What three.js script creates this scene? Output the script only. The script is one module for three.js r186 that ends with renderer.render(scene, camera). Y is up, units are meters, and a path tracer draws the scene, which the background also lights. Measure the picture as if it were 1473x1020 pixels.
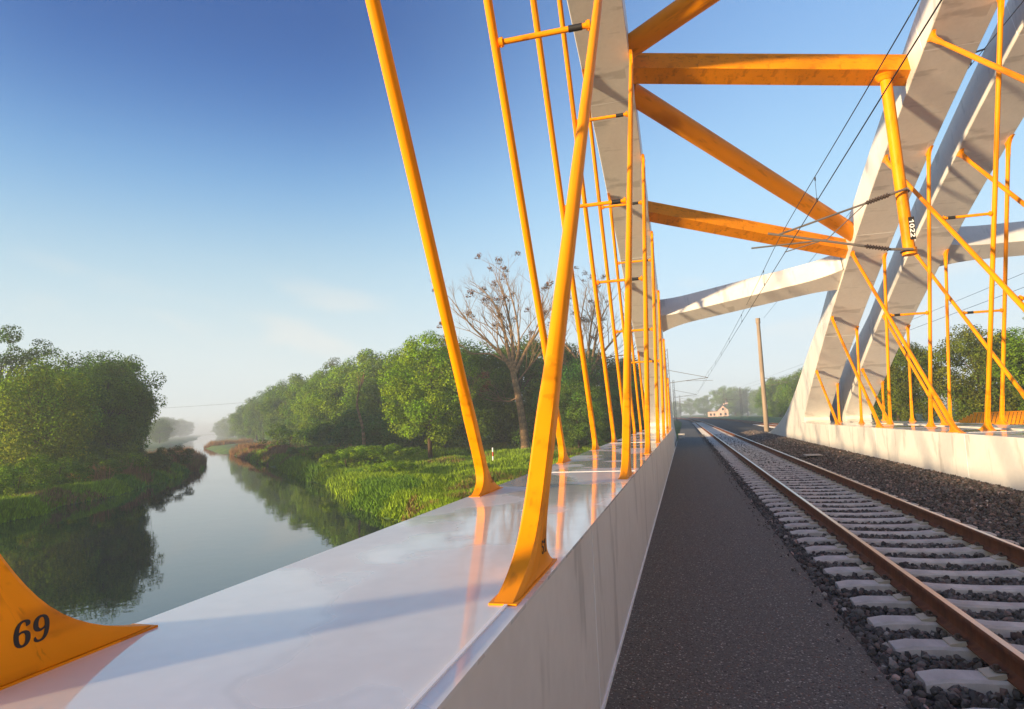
import * as THREE from 'three';
import { mergeGeometries, toCreasedNormals } from 'three/addons/utils/BufferGeometryUtils.js';
import { TextGeometry } from 'three/addons/geometries/TextGeometry.js';
import { FontLoader } from 'three/addons/loaders/FontLoader.js';

// ---------------------------------------------------------------- camera, sky, sun, exposure
// bridge axes: x to the right, y up (0 = walkway), forward along the bridge = -z. EYE is the eye height over the walkway.
const EYE = 1.77;
const scene = new THREE.Scene();
const renderer = new THREE.WebGLRenderer({ antialias: true });
renderer.toneMapping = THREE.LinearToneMapping;
renderer.toneMappingExposure = 2.65;
renderer.shadowMap.enabled = true;
const camera = new THREE.PerspectiveCamera(58.0, 1473 / 1020, 0.1, 6000);
camera.position.set(0, EYE, 0);
camera.up.set(0.06514, 0.99382, 0.08988);
camera.lookAt(-0.25453, EYE + 0.10364, -0.9615);

const SUN = new THREE.Vector3(-1, 0.14, 0.99).normalize();
const sun = new THREE.DirectionalLight(new THREE.Color().setRGB(1.0, 0.76, 0.46), 4.4);
sun.name = 'sun';
sun.position.copy(SUN).multiplyScalar(200);
sun.castShadow = true;
sun.shadow.radius = 6.5;                                             // hazy sun near the horizon
sun.shadow.mapSize.set(4096, 4096);
Object.assign(sun.shadow.camera, { left: -160, right: 160, top: 90, bottom: -90, near: 1, far: 600 });
scene.add(sun, sun.target);

const clamp = (x, a = 0, b = 1) => Math.min(b, Math.max(a, x));
const lerp = (a, b, t) => a + (b - a) * t;
const smooth = (a, b, x) => { const t = clamp((x - a) / (b - a)); return t * t * (3 - 2 * t); };
const ramp = (stops, x) => {
  if (x <= stops[0][0]) return stops[0][1];
  for (let i = 1; i < stops.length; i++) if (x <= stops[i][0]) {
    const t = (x - stops[i - 1][0]) / (stops[i][0] - stops[i - 1][0]);
    return stops[i][1].map((v, k) => lerp(stops[i - 1][1][k], v, t));
  }
  return stops[stops.length - 1][1];
};
function rng(seed) {
  let s = seed >>> 0;
  return () => { s = (s + 0x6d2b79f5) | 0; let t = Math.imul(s ^ (s >>> 15), 1 | s); t = (t + Math.imul(t ^ (t >>> 7), 61 | t)) ^ t; return ((t ^ (t >>> 14)) >>> 0) / 4294967296; };
}
function hash2(x, y, s) { let h = Math.imul(x, 374761393) ^ Math.imul(y, 668265263) ^ Math.imul(s, 2147483647 - 1234567); h = Math.imul(h ^ (h >>> 13), 1274126177); return ((h ^ (h >>> 16)) >>> 0) / 4294967296; }
function vnoise(x, y, s = 1, per = 0) {       // value noise, tileable when per > 0
  const ix = Math.floor(x), iy = Math.floor(y), fx = x - ix, fy = y - iy, u = fx * fx * (3 - 2 * fx), v = fy * fy * (3 - 2 * fy);
  const w = (i) => (per ? ((i % per) + per) % per : i);
  return lerp(lerp(hash2(w(ix), w(iy), s), hash2(w(ix + 1), w(iy), s), u), lerp(hash2(w(ix), w(iy + 1), s), hash2(w(ix + 1), w(iy + 1), s), u), v);
}
function fbm(x, y, s = 1, oct = 4, per = 0) { let a = 0, k = 0.5, n = 0; for (let i = 0; i < oct; i++) { a += k * vnoise(x, y, s + i, per); n += k; x *= 2; y *= 2; per *= 2; k *= 0.5; } return a / n; }

// clear morning sky: deepest at a right angle to the sun (as the air polarises), paler towards the horizon and away from it
{
  const W = 1024, H = 512, data = new Float32Array(W * H * 4);
  const across = [[0, [0.63, 0.70, 0.73]], [2, [0.63, 0.71, 0.74]], [9.5, [0.52, 0.635, 0.69]], [16, [0.265, 0.49, 0.68]], [24, [0.085, 0.23, 0.56]], [30, [0.036, 0.1, 0.31]], [45, [0.042, 0.115, 0.34]], [90, [0.06, 0.15, 0.4]]];
  const along = [[0, [0.64, 0.72, 0.76]], [4, [0.61, 0.72, 0.79]], [16.6, [0.37, 0.62, 0.86]], [29, [0.2, 0.39, 0.72]], [45, [0.14, 0.29, 0.6]], [90, [0.06, 0.15, 0.4]]];
  for (let j = 0; j < H; j++) {
    const el = ((j + 0.5) / H - 0.5) * Math.PI, deg = Math.max(0, (el * 180) / Math.PI), soft = (st) => { const q = [0, 0, 0]; for (let n = -4; n <= 4; n++) ramp(st, Math.abs(deg + n * 1.4)).forEach((v, k) => (q[k] += v / 9)); return q; }, a = soft(across), b = soft(along);
    for (let i = 0; i < W; i++) {
      const az = ((i + 0.5) / W - 0.5) * 2 * Math.PI, x = Math.cos(az) * Math.cos(el), z = Math.sin(az) * Math.cos(el), y = Math.sin(el);
      const c = x * SUN.x + y * SUN.y + z * SUN.z, w = smooth(0.12, 0.75, Math.abs(c)), glow = Math.exp(-(1 - c) * 7);
      // faint warm cirrus streaks low in the sky
      const ci = smooth(0.52, 0.8, fbm(az * 7 + deg * 0.25 + 40, deg * 0.35 - az * 2, 5, 4)) * smooth(3, 8, deg) * (1 - smooth(10, 15, deg)) * 0.28;
      const o = (j * W + i) * 4;
      for (let k = 0; k < 3; k++) data[o + k] = [0.5, 0.485, 0.465][k] * lerp(lerp(a[k], b[k], w) + glow * [0.9, 0.68, 0.44][k], [0.78, 0.72, 0.66][k], ci);
      data[o + 3] = 1;
    }
  }
  const tex = new THREE.DataTexture(data, W, H, THREE.RGBAFormat, THREE.FloatType);
  tex.mapping = THREE.EquirectangularReflectionMapping; tex.magFilter = tex.minFilter = THREE.LinearFilter; tex.needsUpdate = true;
  scene.background = tex; scene.environment = tex;
}

// ---------------------------------------------------------------- helpers
const taken = new Map();
function numbered(name) { const n = taken.get(name) ?? 0; taken.set(name, n + 1); return n ? name + '_' + String(n).padStart(3, '0') : name; }
function tag(o, label, category, group, kind) { if (label) o.userData.label = label; if (category) o.userData.category = category; if (group) o.userData.group = group; if (kind) o.userData.kind = kind; return o; }
function put(name, geometry, material, parent = scene) {
  const m = new THREE.Mesh(geometry, material);
  m.name = parent === scene ? numbered(name) : name; m.castShadow = m.receiveShadow = true; parent.add(m); return m;
}
function thing(name, label, category, [x, y, z] = [0, 0, 0], group) { const g = new THREE.Group(); g.name = numbered(name); g.position.set(x, y, z); scene.add(g); return tag(g, label, category, group); }
function copy(o, label, group) { const c = o.clone(); c.name = numbered(o.name.replace(/_\d{3}$/, '')); c.userData = { ...o.userData }; if (label) c.userData.label = label; if (group) c.userData.group = group; scene.add(c); return c; }
const structure = (name, geo, mat, parent = scene) => tag(put(name, geo, mat, parent), null, null, null, 'structure');
const P = (x, y, zf) => new THREE.Vector3(x, y + EYE, -zf);       // point given by offsets from the eye: right, up, forward
function tex(size, f, { srgb = true, per = 1, aniso = true } = {}) {   // f(u, v) -> grey or [r, g, b] (0..1), tiled every `per` metres
  const d = new Uint8Array(size * size * 4);
  for (let j = 0; j < size; j++) for (let i = 0; i < size; i++) {
    const c = f(i / size, j / size, i, j), o = (j * size + i) * 4;
    for (let k = 0; k < 3; k++) d[o + k] = clamp(Array.isArray(c) ? c[k] : c) * 255;
    d[o + 3] = 255;
  }
  const t = new THREE.DataTexture(d, size, size, THREE.RGBAFormat);
  t.wrapS = t.wrapT = THREE.RepeatWrapping; t.magFilter = THREE.LinearFilter; t.minFilter = THREE.LinearMipmapLinearFilter; t.generateMipmaps = true;
  if (srgb) t.colorSpace = THREE.SRGBColorSpace;
  t.repeat.set(1 / per, 1 / per); t.needsUpdate = true; return t;
}
const lin = (r, g, b) => new THREE.Color().setRGB(r, g, b);
const toS = (c) => (c <= 0.0031308 ? 12.92 * c : 1.055 * Math.pow(c, 1 / 2.4) - 0.055);
const std = (o) => new THREE.MeshStandardMaterial(o), phys = (o) => new THREE.MeshPhysicalMaterial(o);
function metreUV(g) {                                             // box-projected uv in metres, by the face normal
  if (g.index) g = g.toNonIndexed();
  g.computeVertexNormals();
  const p = g.attributes.position, n = g.attributes.normal, uv = new Float32Array(p.count * 2);
  for (let i = 0; i < p.count; i++) {
    const ax = Math.abs(n.getX(i)), ay = Math.abs(n.getY(i)), az = Math.abs(n.getZ(i));
    if (ay >= ax && ay >= az) { uv[2 * i] = p.getX(i); uv[2 * i + 1] = p.getZ(i); } else if (ax >= az) { uv[2 * i] = p.getZ(i); uv[2 * i + 1] = p.getY(i); } else { uv[2 * i] = p.getX(i); uv[2 * i + 1] = p.getY(i); }
  }
  g.setAttribute('uv', new THREE.BufferAttribute(uv, 2)); return g;
}
function box(x0, x1, y0, y1, z0, z1, bevel = 0) {                 // world coordinates
  let g;
  if (bevel) {
    const s = new THREE.Shape(); const a = x0 + bevel, b = x1 - bevel, c = y0 + bevel, d = y1 - bevel;
    s.moveTo(a, c); s.lineTo(b, c); s.lineTo(b, d); s.lineTo(a, d); s.closePath();
    g = new THREE.ExtrudeGeometry(s, { depth: Math.abs(z1 - z0) - 2 * bevel, bevelThickness: bevel, bevelSize: bevel, bevelSegments: 2 });
    g.translate(0, 0, Math.min(z0, z1) + bevel);
  } else { g = new THREE.BoxGeometry(x1 - x0, y1 - y0, Math.abs(z1 - z0)); g.translate((x0 + x1) / 2, (y0 + y1) / 2, (z0 + z1) / 2); }
  return metreUV(g);
}
function tube(a, b, r0, r1 = r0, n = 14, caps = true) {
  const g = new THREE.CylinderGeometry(r1, r0, a.distanceTo(b), n, 1, !caps);
  g.applyQuaternion(new THREE.Quaternion().setFromUnitVectors(new THREE.Vector3(0, 1, 0), b.clone().sub(a).normalize()));
  g.translate((a.x + b.x) / 2, (a.y + b.y) / 2, (a.z + b.z) / 2); return g;
}
function beam(a, b, w, h, up, bevel = 0.02) {                     // box beam from a to b; h along `up`, w across
  const L = a.distanceTo(b), s = new THREE.Shape(); const hw = w / 2 - bevel, hh = h / 2 - bevel;
  s.moveTo(-hw, -hh); s.lineTo(hw, -hh); s.lineTo(hw, hh); s.lineTo(-hw, hh); s.closePath();
  const g = metreUV(new THREE.ExtrudeGeometry(s, { depth: L - 2 * bevel, bevelThickness: bevel, bevelSize: bevel, bevelSegments: 2 }));
  const f = b.clone().sub(a).normalize(), r = new THREE.Vector3().crossVectors(up, f).normalize(), u = new THREE.Vector3().crossVectors(f, r);
  g.applyMatrix4(new THREE.Matrix4().makeBasis(r, u, f).setPosition(a.clone().addScaledVector(f, bevel))); return g;
}
function plain(g) { const n = g.index ? g.toNonIndexed() : g; for (const k of Object.keys(n.attributes)) if (!['position', 'normal', 'uv'].includes(k)) n.deleteAttribute(k); return n; }
const join = (list) => mergeGeometries(list.map(plain));

// ---------------------------------------------------------------- materials
const grimeMap = tex(1024, (u, v) => { const a = fbm(u * 8, v * 8, 11, 5, 8), b = fbm(u * 64, v * 64, 17, 3, 64), s = smooth(0.62, 0.8, fbm(u * 20, v * 5, 23, 4, 5 * 4)); const t = 0.93 - 0.05 * a - 0.035 * b - 0.1 * s; return [t, t - 0.005, t - 0.016]; }, { per: 4 });
const grimeBump = tex(512, (u, v) => fbm(u * 6, v * 6, 31, 4, 6), { srgb: false, per: 3 });
const whitePaint = phys({ color: lin(0.88, 0.84, 0.79), map: grimeMap, roughness: 0.42, bumpMap: grimeBump, bumpScale: 0.002 });
const wetRough = tex(1024, (u, v) => { const a = fbm(u * 5, v * 5, 41, 5, 5), b = fbm(u * 40, v * 40, 47, 3, 40); return 0.05 + 0.34 * smooth(0.48, 0.62, a) + 0.05 * b; }, { srgb: false, per: 5 });
const wetMap = tex(1024, (u, v) => { const a = fbm(u * 5, v * 5, 41, 5, 5), b = fbm(u * 90, v * 90, 53, 2, 90), e = 1 - smooth(0.0, 0.02, Math.abs(a - 0.54)); const t = 0.95 - 0.05 * smooth(0.4, 0.7, a) - 0.03 * b - 0.03 * e; return [t, t - 0.004, t - 0.012]; }, { per: 5 });
const wetPaint = phys({ color: lin(0.95, 0.92, 0.87), map: wetMap, roughness: 1, roughnessMap: wetRough, bumpMap: grimeBump, bumpScale: 0.0015, clearcoat: 0.5, clearcoatRoughness: 0.06 });
const weldPaint = phys({ color: lin(0.86, 0.85, 0.83), roughness: 0.35 });
const speck = tex(512, (u, v) => { const g = smooth(0.58, 0.8, fbm(u * 5, v * 12, 63, 4, 4 * 5)), t = 1.0 - 0.1 * fbm(u * 6, v * 6, 61, 5, 6) - 0.1 * smooth(0.66, 0.82, fbm(u * 40, v * 40, 67, 3, 40)) - 0.12 * g; return [t, t - 0.02 * g, t]; }, { per: 1.7 });
const orangePaint = phys({ color: lin(0.98, 0.325, 0.0), map: speck, roughness: 0.45, specularIntensity: 0.35 });
const blackRubber = std({ color: lin(0.012, 0.012, 0.013), roughness: 0.6 });
const blackPaint = std({ color: lin(0.01, 0.009, 0.009), roughness: 0.6 });
const whiteLetter = std({ color: lin(0.8, 0.8, 0.78), roughness: 0.6 });
const concreteMap = tex(512, (u, v) => { const a = fbm(u * 8, v * 8, 71, 5, 8), b = hash2(Math.floor(u * 512), Math.floor(v * 512), 3); const t = 0.72 + 0.22 * a - 0.06 * b; return [t, t * 0.975, t * 0.94]; }, { per: 0.8 });
const sleeperConcrete = [0.9, 0.84, 0.94].map((k) => std({ color: lin(k, k * 0.965, k * 0.92), map: concreteMap, roughness: 0.9, bumpMap: concreteMap, bumpScale: 0.003 }));
const paleConcrete = std({ color: lin(0.62, 0.6, 0.57), map: concreteMap, roughness: 0.85 });
const rustMap = tex(512, (u, v) => { const a = fbm(u * 10, v * 10, 81, 5, 10), b = fbm(u * 80, v * 80, 87, 2, 80); return [0.62 + 0.3 * a, 0.44 + 0.28 * a - 0.08 * b, 0.3 + 0.2 * a - 0.08 * b]; }, { per: 0.5 });
const rust = std({ color: lin(0.29, 0.2, 0.135), map: rustMap, roughness: 0.72, metalness: 0.25 });
const railTop = std({ color: lin(0.55, 0.5, 0.46), roughness: 0.28, metalness: 0.9 });
const clipSteel = std({ color: lin(0.10, 0.07, 0.05), roughness: 0.6, metalness: 0.3 });
const guidePlate = std({ color: lin(0.5, 0.44, 0.33), roughness: 0.8 });
const steelGrey = std({ color: lin(0.13, 0.13, 0.135), roughness: 0.6, metalness: 0.4 });
const tubeSteel = std({ color: lin(0.2, 0.18, 0.16), roughness: 0.5, metalness: 0.5 });
const wireMat = std({ color: lin(0.03, 0.03, 0.032), roughness: 0.5, metalness: 0.6 });
const insulator = std({ color: lin(0.06, 0.045, 0.04), roughness: 0.35 });
const mastConcrete = std({ color: lin(0.46, 0.36, 0.27), map: concreteMap, roughness: 0.85 });

// ---------------------------------------------------------------- river, banks and railway embankment
const WATER = EYE - 1.77 - 3.73;
const leftShore = [[-24, -160], [-30, -40], [-38, 10], [-44.5, 33], [-49, 41], [-54.5, 54], [-61.5, 66], [-75, 86], [-90, 104], [-99, 113], [-110, 120], [-140, 151], [-186, 202], [-272, 300], [-362, 405], [-522, 600], [-900, 1050], [-1500, 1760]];
const rightShore = [[-1430, 1790], [-860, 1082], [-484, 612], [-328, 402], [-257, 312], [-207, 247], [-179, 209], [-166, 196], [-140, 168], [-118, 147], [-86, 113], [-60, 85], [-41, 63], [-32.3, 53.3], [-25.2, 44.6], [-17.4, 35.3], [-10, 24], [0, 6], [6, -12], [14, -60], [20, -160]];
const riverPoly = [...leftShore, ...rightShore];
function riverDistance(x, z) {                                    // > 0 on land
  let d = 1e9, inside = false;
  for (let i = 0, j = riverPoly.length - 1; i < riverPoly.length; j = i++) {
    const [ax, az] = riverPoly[j], [bx, bz] = riverPoly[i], dx = bx - ax, dz = bz - az, t = clamp(((x - ax) * dx + (z - az) * dz) / (dx * dx + dz * dz));
    d = Math.min(d, Math.hypot(x - ax - dx * t, z - az - dz * t));
    if ((az > z) !== (bz > z) && x < ((bx - ax) * (z - az)) / (bz - az) + ax) inside = !inside;
  }
  return inside ? -d : d;
}
function ground(x, zf) {
  const wob = (fbm(x * 0.12, zf * 0.12, 101, 3) - 0.5) * 5 + (fbm(x * 0.5, zf * 0.5, 103, 2) - 0.5) * 1.6;
  const d = riverDistance(x, zf) + wob * 0.55;
  let y = d < 0 ? WATER - Math.min(2.2, -d * 0.35) : WATER + 1.1 * smooth(-0.1, 1.5, d) + 0.45 * smooth(2, 26, d) + (fbm(x * 0.2, zf * 0.2, 107, 4) - 0.5) * 1.7 * smooth(0.5, 6, d);
  // railway embankment beyond the abutment
  const along = smooth(43, 50, zf) + smooth(69, 78, -zf), side = Math.max(-3.6 - x, x - 30, 0) / 1.6;
  if (along > 0) y = Math.max(y, lerp(y, -0.32 - side, clamp(along)));
  return y;
}
{
  const N = 300, xs = [], zs = [];
  const warp = (t, k) => Math.sinh(t * k) / Math.sinh(k);
  for (let i = 0; i <= N; i++) { xs.push(-30 + 2200 * warp((i / N) * 2 - 1, 5.2)); zs.push(62 + 2600 * warp((i / N) * 2 - 1, 5.4)); }
  const pos = [], idx = [], uv = [];
  for (let j = 0; j <= N; j++) for (let i = 0; i <= N; i++) { const x = xs[i], z = zs[j]; pos.push(x, ground(x, z), -z); uv.push(x, z); }
  for (let j = 0; j < N; j++) for (let i = 0; i < N; i++) { const a = j * (N + 1) + i, b = a + 1, c = a + N + 1, d = c + 1; idx.push(a, b, c, b, d, c); }
  const g = new THREE.BufferGeometry(); g.setAttribute('position', new THREE.Float32BufferAttribute(pos, 3)); g.setAttribute('uv', new THREE.Float32BufferAttribute(uv, 2)); g.setIndex(idx); g.computeVertexNormals();
  const meadow = tex(1024, (u, v) => {
    const a = fbm(u * 6, v * 6, 111, 5, 6), b = fbm(u * 48, v * 48, 113, 3, 48), t = smooth(0.35, 0.65, a), dry = smooth(0.6, 0.75, fbm(u * 9 + 3, v * 9, 117, 4, 9));
    const c = [lerp(0.05, 0.11, t), lerp(0.10, 0.19, t), lerp(0.014, 0.024, t)].map((q, k) => lerp(q, [0.16, 0.11, 0.045][k], dry * 0.55) * (0.7 + 0.6 * b));
    return c.map(toS);
  }, { per: 24 });
  structure('ground', g, std({ map: meadow, roughness: 1 }));
  const ripple = tex(512, (u, v) => 0.6 * fbm(u * 10, v * 10, 121, 4, 10) + 0.4 * fbm(u * 30, v * 30, 127, 3, 30), { srgb: false, per: 14 });
  const w = new THREE.PlaneGeometry(3600, 4000); w.rotateX(-Math.PI / 2); w.translate(-700, WATER, -1000);
  const wu = w.attributes.uv, wp = w.attributes.position; for (let i = 0; i < wp.count; i++) wu.setXY(i, wp.getX(i), wp.getZ(i));
  structure('river_water', w, phys({ color: lin(0.016, 0.026, 0.028), roughness: 0.02, ior: 1.8, bumpMap: ripple, bumpScale: 0.004, specularIntensity: 1 }));
}

// ---------------------------------------------------------------- walkway, ballast, tracks
const curve = (zf) => (zf > 110 ? -0.00016 * (zf - 110) ** 2 : 0);  // both lines bend to the left far ahead
function strip(points, z0, z1, step, uvScale = 1) {                // sheet swept along the line; points = [[x, y], ...]
  const pos = [], uv = [], idx = [], n = points.length; let rows = 0;
  for (let z = z0; z <= z1 + 1e-6; z += step(z), rows++) for (const [x, y] of points) { const bump = typeof y === 'function' ? y(z) : y; pos.push(x + curve(z), bump, -z); uv.push(x * uvScale, z * uvScale); }
  for (let j = 0; j < rows - 1; j++) for (let i = 0; i < n - 1; i++) { const a = j * n + i, b = a + 1, c = a + n, d = c + 1; idx.push(a, b, c, b, d, c); }
  const g = new THREE.BufferGeometry(); g.setAttribute('position', new THREE.Float32BufferAttribute(pos, 3)); g.setAttribute('uv', new THREE.Float32BufferAttribute(uv, 2)); g.setIndex(idx); g.computeVertexNormals(); return g;
}
const CX = 2.70, GAUGE = 0.7525;                                   // track centre, half distance of the rail heads
const ballastTop = (x) => (x < 4.05 ? -0.062 : lerp(-0.05, 0.17, smooth(4.05, 5.6, x)));
{
  const chips = (() => {
    const S = 1024, c = new Float32Array(S * S * 3), h = new Float32Array(S * S), r = rng(5);
    for (let i = 0; i < S * S; i++) { const k = 0.09 + 0.04 * r(); c[i * 3] = k * 1.1; c[i * 3 + 1] = k; c[i * 3 + 2] = k * 0.82; h[i] = 0.15 * r(); }
    for (let n = 0; n < 22000; n++) {
      const cx = r() * S, cy = r() * S, rad = 1.8 + 3.2 * r() * r(), e = 0.6 + 0.4 * r(), an = r() * 3.14, q = r();
      const tone = q < 0.03 ? [0.5, 0.45, 0.38] : q < 0.1 ? [0.24, 0.12, 0.075] : q < 0.3 ? [0.2, 0.165, 0.13] : (() => { const k = 0.045 + 0.46 * r() * r(); return [k * 1.1, k, k * 0.84]; })(), hh = 0.4 + 0.6 * r();
      for (let dy = -6; dy <= 6; dy++) for (let dx = -6; dx <= 6; dx++) {
        const a = dx * Math.cos(an) + dy * Math.sin(an), b = (-dx * Math.sin(an) + dy * Math.cos(an)) / e; if (a * a + b * b > rad * rad) continue;
        const o = ((((cy + dy) | 0) + S) % S) * S + ((((cx + dx) | 0) + S) % S); for (let k = 0; k < 3; k++) c[o * 3 + k] = tone[k]; h[o] = hh * (1 - (a * a + b * b) / (rad * rad) * 0.6);
      }
    }
    return { map: tex(S, (u, v, i, j) => { const o = (j * S + i) * 3; return [toS(c[o]), toS(c[o + 1]), toS(c[o + 2])]; }, { per: 2.3 }), bump: tex(S, (u, v, i, j) => h[j * S + i], { srgb: false, per: 2.3 }) };
  })();
  const step = (z) => (z < 60 ? 2 : 8);
  structure('walkway_path', strip([[-0.61, 0], [0.2, 0.004], [1.02, 0], [1.16, -0.02], [1.24, -0.09]], -12, 420, step), std({ map: chips.map, bumpMap: chips.bump, bumpScale: 0.009, roughness: 0.95 }));
  const bedMap = tex(1024, (u, v) => { const a = fbm(u * 70, v * 70, 131, 3, 70), b = fbm(u * 8, v * 8, 137, 3, 8), k = 0.012 + 0.1 * smooth(0.45, 0.8, a) * (0.5 + b); return [toS(k * 1.05), toS(k), toS(k * 0.96)]; }, { per: 3.5 });
  const bedBump = tex(512, (u, v) => fbm(u * 35, v * 35, 139, 3, 35), { srgb: false, per: 1.75 });
  const bed = std({ map: bedMap, bumpMap: bedBump, bumpScale: 0.04, roughness: 0.95 });
  structure('ballast_bed', strip([[1.16, -0.075], [1.4, -0.095], [4.05, -0.09], [4.5, -0.05], [5.0, 0.03], [5.4, 0.1], [5.68, 0.13]], -12, 56, () => 2), bed);
  structure('ballast_bed', strip([[1.16, -0.075], [4.1, -0.07], [5.2, -0.2], [7.5, -0.2], [9, -0.08], [12.2, -0.08], [13.5, -0.25], [16, -0.4]], 55, 420, (z) => (z < 100 ? 3 : 8)), bed);
  // loose stones
  const r = rng(77), shapes = [];
  for (let k = 0; k < 5; k++) {
    const g = new THREE.IcosahedronGeometry(1, 0), p = g.attributes.position, seen = new Map();
    for (let i = 0; i < p.count; i++) { const key = [p.getX(i), p.getY(i), p.getZ(i)].map((v) => v.toFixed(3)).join(); if (!seen.has(key)) seen.set(key, 0.68 + 0.5 * r()); const s = seen.get(key); p.setXYZ(i, p.getX(i) * s * 1.15, p.getY(i) * s * 0.72, p.getZ(i) * s * 0.9); }
    g.computeVertexNormals(); g.deleteAttribute('uv'); shapes.push(g);
  }
  const lists = shapes.map(() => []), dummy = new THREE.Object3D();
  const add = (x, y, zf, s) => { dummy.position.set(x, y, -zf); dummy.rotation.set(r() * 6.28, r() * 6.28, r() * 6.28); dummy.scale.setScalar(s); dummy.updateMatrix(); const t = r(), k = 0.045 + 0.13 * t * t + (r() < 0.025 ? 0.22 : 0), w = r() < (x > 4.1 ? 0.5 : 0.16) ? 1.35 : 1; lists[(r() * 5) | 0].push([dummy.matrix.clone(), [k * 1.12 * w, k * (w > 1 ? 1.05 : 1), k * 0.86]]); };
  for (let z = -0.8; z < 58; z += 0.5) {
    const per = z < 12 ? 620 : z < 22 ? 420 : z < 36 ? 260 : 150, big = z < 12 ? 1 : z < 22 ? 1.1 : z < 36 ? 1.3 : 1.6;
    for (let n = 0; n < per * 0.5 * 4.5; n++) {
      const x = 1.15 + r() * 4.53, zz = z + r() * 0.5, ph = ((zz - 5.0) / 0.602) % 1, off = Math.abs(((ph + 1.5) % 1) - 0.5) * 0.602;
      if (x > 1.38 && x < 4.02 && off < 0.125) continue;
      if (Math.abs(Math.abs(x - CX) - GAUGE) < 0.1 && r() < 0.6) continue;
      add(x, ballastTop(x) - 0.018 + 0.034 * r(), zz, (0.021 + 0.02 * r()) * big);
    }
    for (let n = 0; n < 5; n++) add(1.0 + 0.2 * r(), 0.006, z + r() * 0.5, 0.008 + 0.012 * r());   // strays on the path's edge
  }
  for (let n = 0; n < 260; n++) add(-0.55 + 1.6 * r(), 0.004, 3 + 12 * r() * r(), 0.003 + 0.006 * r() * r());
  const stoneMat = std({ color: 0xffffff, roughness: 0.85 });
  shapes.forEach((g, k) => {
    const m = new THREE.InstancedMesh(g, stoneMat, lists[k].length); m.name = numbered('ballast_stones'); m.castShadow = m.receiveShadow = true;
    lists[k].forEach(([mat, c], i) => { m.setMatrixAt(i, mat); m.setColorAt(i, lin(...c)); });
    tag(m, 'dark crushed stone ballast around the sleepers', 'ballast', null, 'stuff'); scene.add(m);
  });

  // concrete sleepers: thick under the rails, waisted in the middle
  const L = 1.3, st = [[-L, 0.105, -0.03], [-1.18, 0.105, -0.005], [-0.98, 0.1, 0.0], [-0.56, 0.1, 0.0], [-0.4, 0.09, -0.015], [0, 0.085, -0.022]];
  const rows = [...st, ...st.slice(0, -1).reverse().map(([x, w, y]) => [-x, w, y])], sp = [], si = [], suv = [];
  for (const [x, w, y] of rows) { const q = [[-w - 0.035, -0.2], [-w, y - 0.018], [-w + 0.02, y], [w - 0.02, y], [w, y - 0.018], [w + 0.035, -0.2]]; q.forEach(([z, yy], k) => { sp.push(x, yy, z); suv.push(x, k * 0.07); }); }
  for (let j = 0; j < rows.length - 1; j++) for (let i = 0; i < 5; i++) { const a = j * 6 + i, b = a + 1, c = a + 6, d = c + 1; si.push(a, b, c, b, d, c); }
  for (let i = 1; i < 5; i++) { si.push(0, i + 1, i); const e = (rows.length - 1) * 6; si.push(e, e + i, e + i + 1); }
  let sg = new THREE.BufferGeometry(); sg.setAttribute('position', new THREE.Float32BufferAttribute(sp, 3)); sg.setAttribute('uv', new THREE.Float32BufferAttribute(suv, 2)); sg.setIndex(si); sg.computeVertexNormals(); sg = toCreasedNormals(sg, 0.5);
  // rail fastening on one side of a rail: guide plate, screw and sprung clip
  const plate = (s) => { const g = metreUV(new THREE.BoxGeometry(0.11, 0.03, 0.15)); g.rotateZ(s * -0.22); g.translate(s * 0.125, 0.012, 0); return g; };
  const clip = (s) => { const c = new THREE.CatmullRomCurve3([[0.055, 0.036, -0.05], [0.085, 0.045, -0.055], [0.12, 0.04, -0.035], [0.12, 0.05, 0], [0.12, 0.04, 0.035], [0.085, 0.045, 0.055], [0.055, 0.036, 0.05]].map(([x, y, z]) => new THREE.Vector3(s * x, y, z))); return join([new THREE.TubeGeometry(c, 14, 0.008, 5), tube(new THREE.Vector3(s * 0.1, 0.02, 0), new THREE.Vector3(s * 0.1, 0.072, 0), 0.018, 0.016, 6)]); };
  const plates = [-1, 1].map((s) => join([plate(s)])), clips = [-1, 1].map(clip);
  function sleeper(x, zf, k, detailed) {
    const g = put('concrete_sleeper', sg, sleeperConcrete[k % 3]); g.position.set(x + curve(zf), 0.0, -zf); g.rotation.y = (hash2(k, 7, 2) - 0.5) * 0.02;
    if (detailed) for (const rail of [-1, 1]) for (let s = 0; s < 2; s++) { const p = put('guide_plate', plates[s], guidePlate, g); p.position.x = rail * GAUGE; const q = put('rail_clip', clips[s], clipSteel, g); q.position.x = rail * GAUGE; }
    return g;
  }
  for (let k = -10, n = 0; k < 220; k++, n++) { const zf = 5.0 + k * 0.602; const s = sleeper(CX, zf, n * 7 + (n >> 2), zf < 26); tag(s, 'pale concrete sleeper under the two rusty rails beside the walkway', 'sleeper', 'sleepers of the track on the bridge'); }
  for (let k = 0; k < 55; k++) { const s = sleeper(10.4, 58 + k * 0.7, k, false); tag(s, 'concrete sleeper of the other track beyond the bridge end', 'sleeper', 'sleepers of the second track'); }

  // rails: foot, web and head rolled in one profile; running surface worn bright
  const prof = [[-0.075, 0], [0.075, 0], [0.075, 0.011], [0.03, 0.022], [0.012, 0.035], [0.0085, 0.06], [0.0085, 0.115], [0.014, 0.128], [0.035, 0.138], [0.036, 0.16], [0.03, 0.1695], [0.022, 0.1715], [-0.022, 0.1715], [-0.03, 0.1695], [-0.036, 0.16], [-0.035, 0.138], [-0.014, 0.128], [-0.0085, 0.115], [-0.0085, 0.06], [-0.012, 0.035], [-0.03, 0.022], [-0.075, 0.011], [-0.075, 0]];
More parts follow.
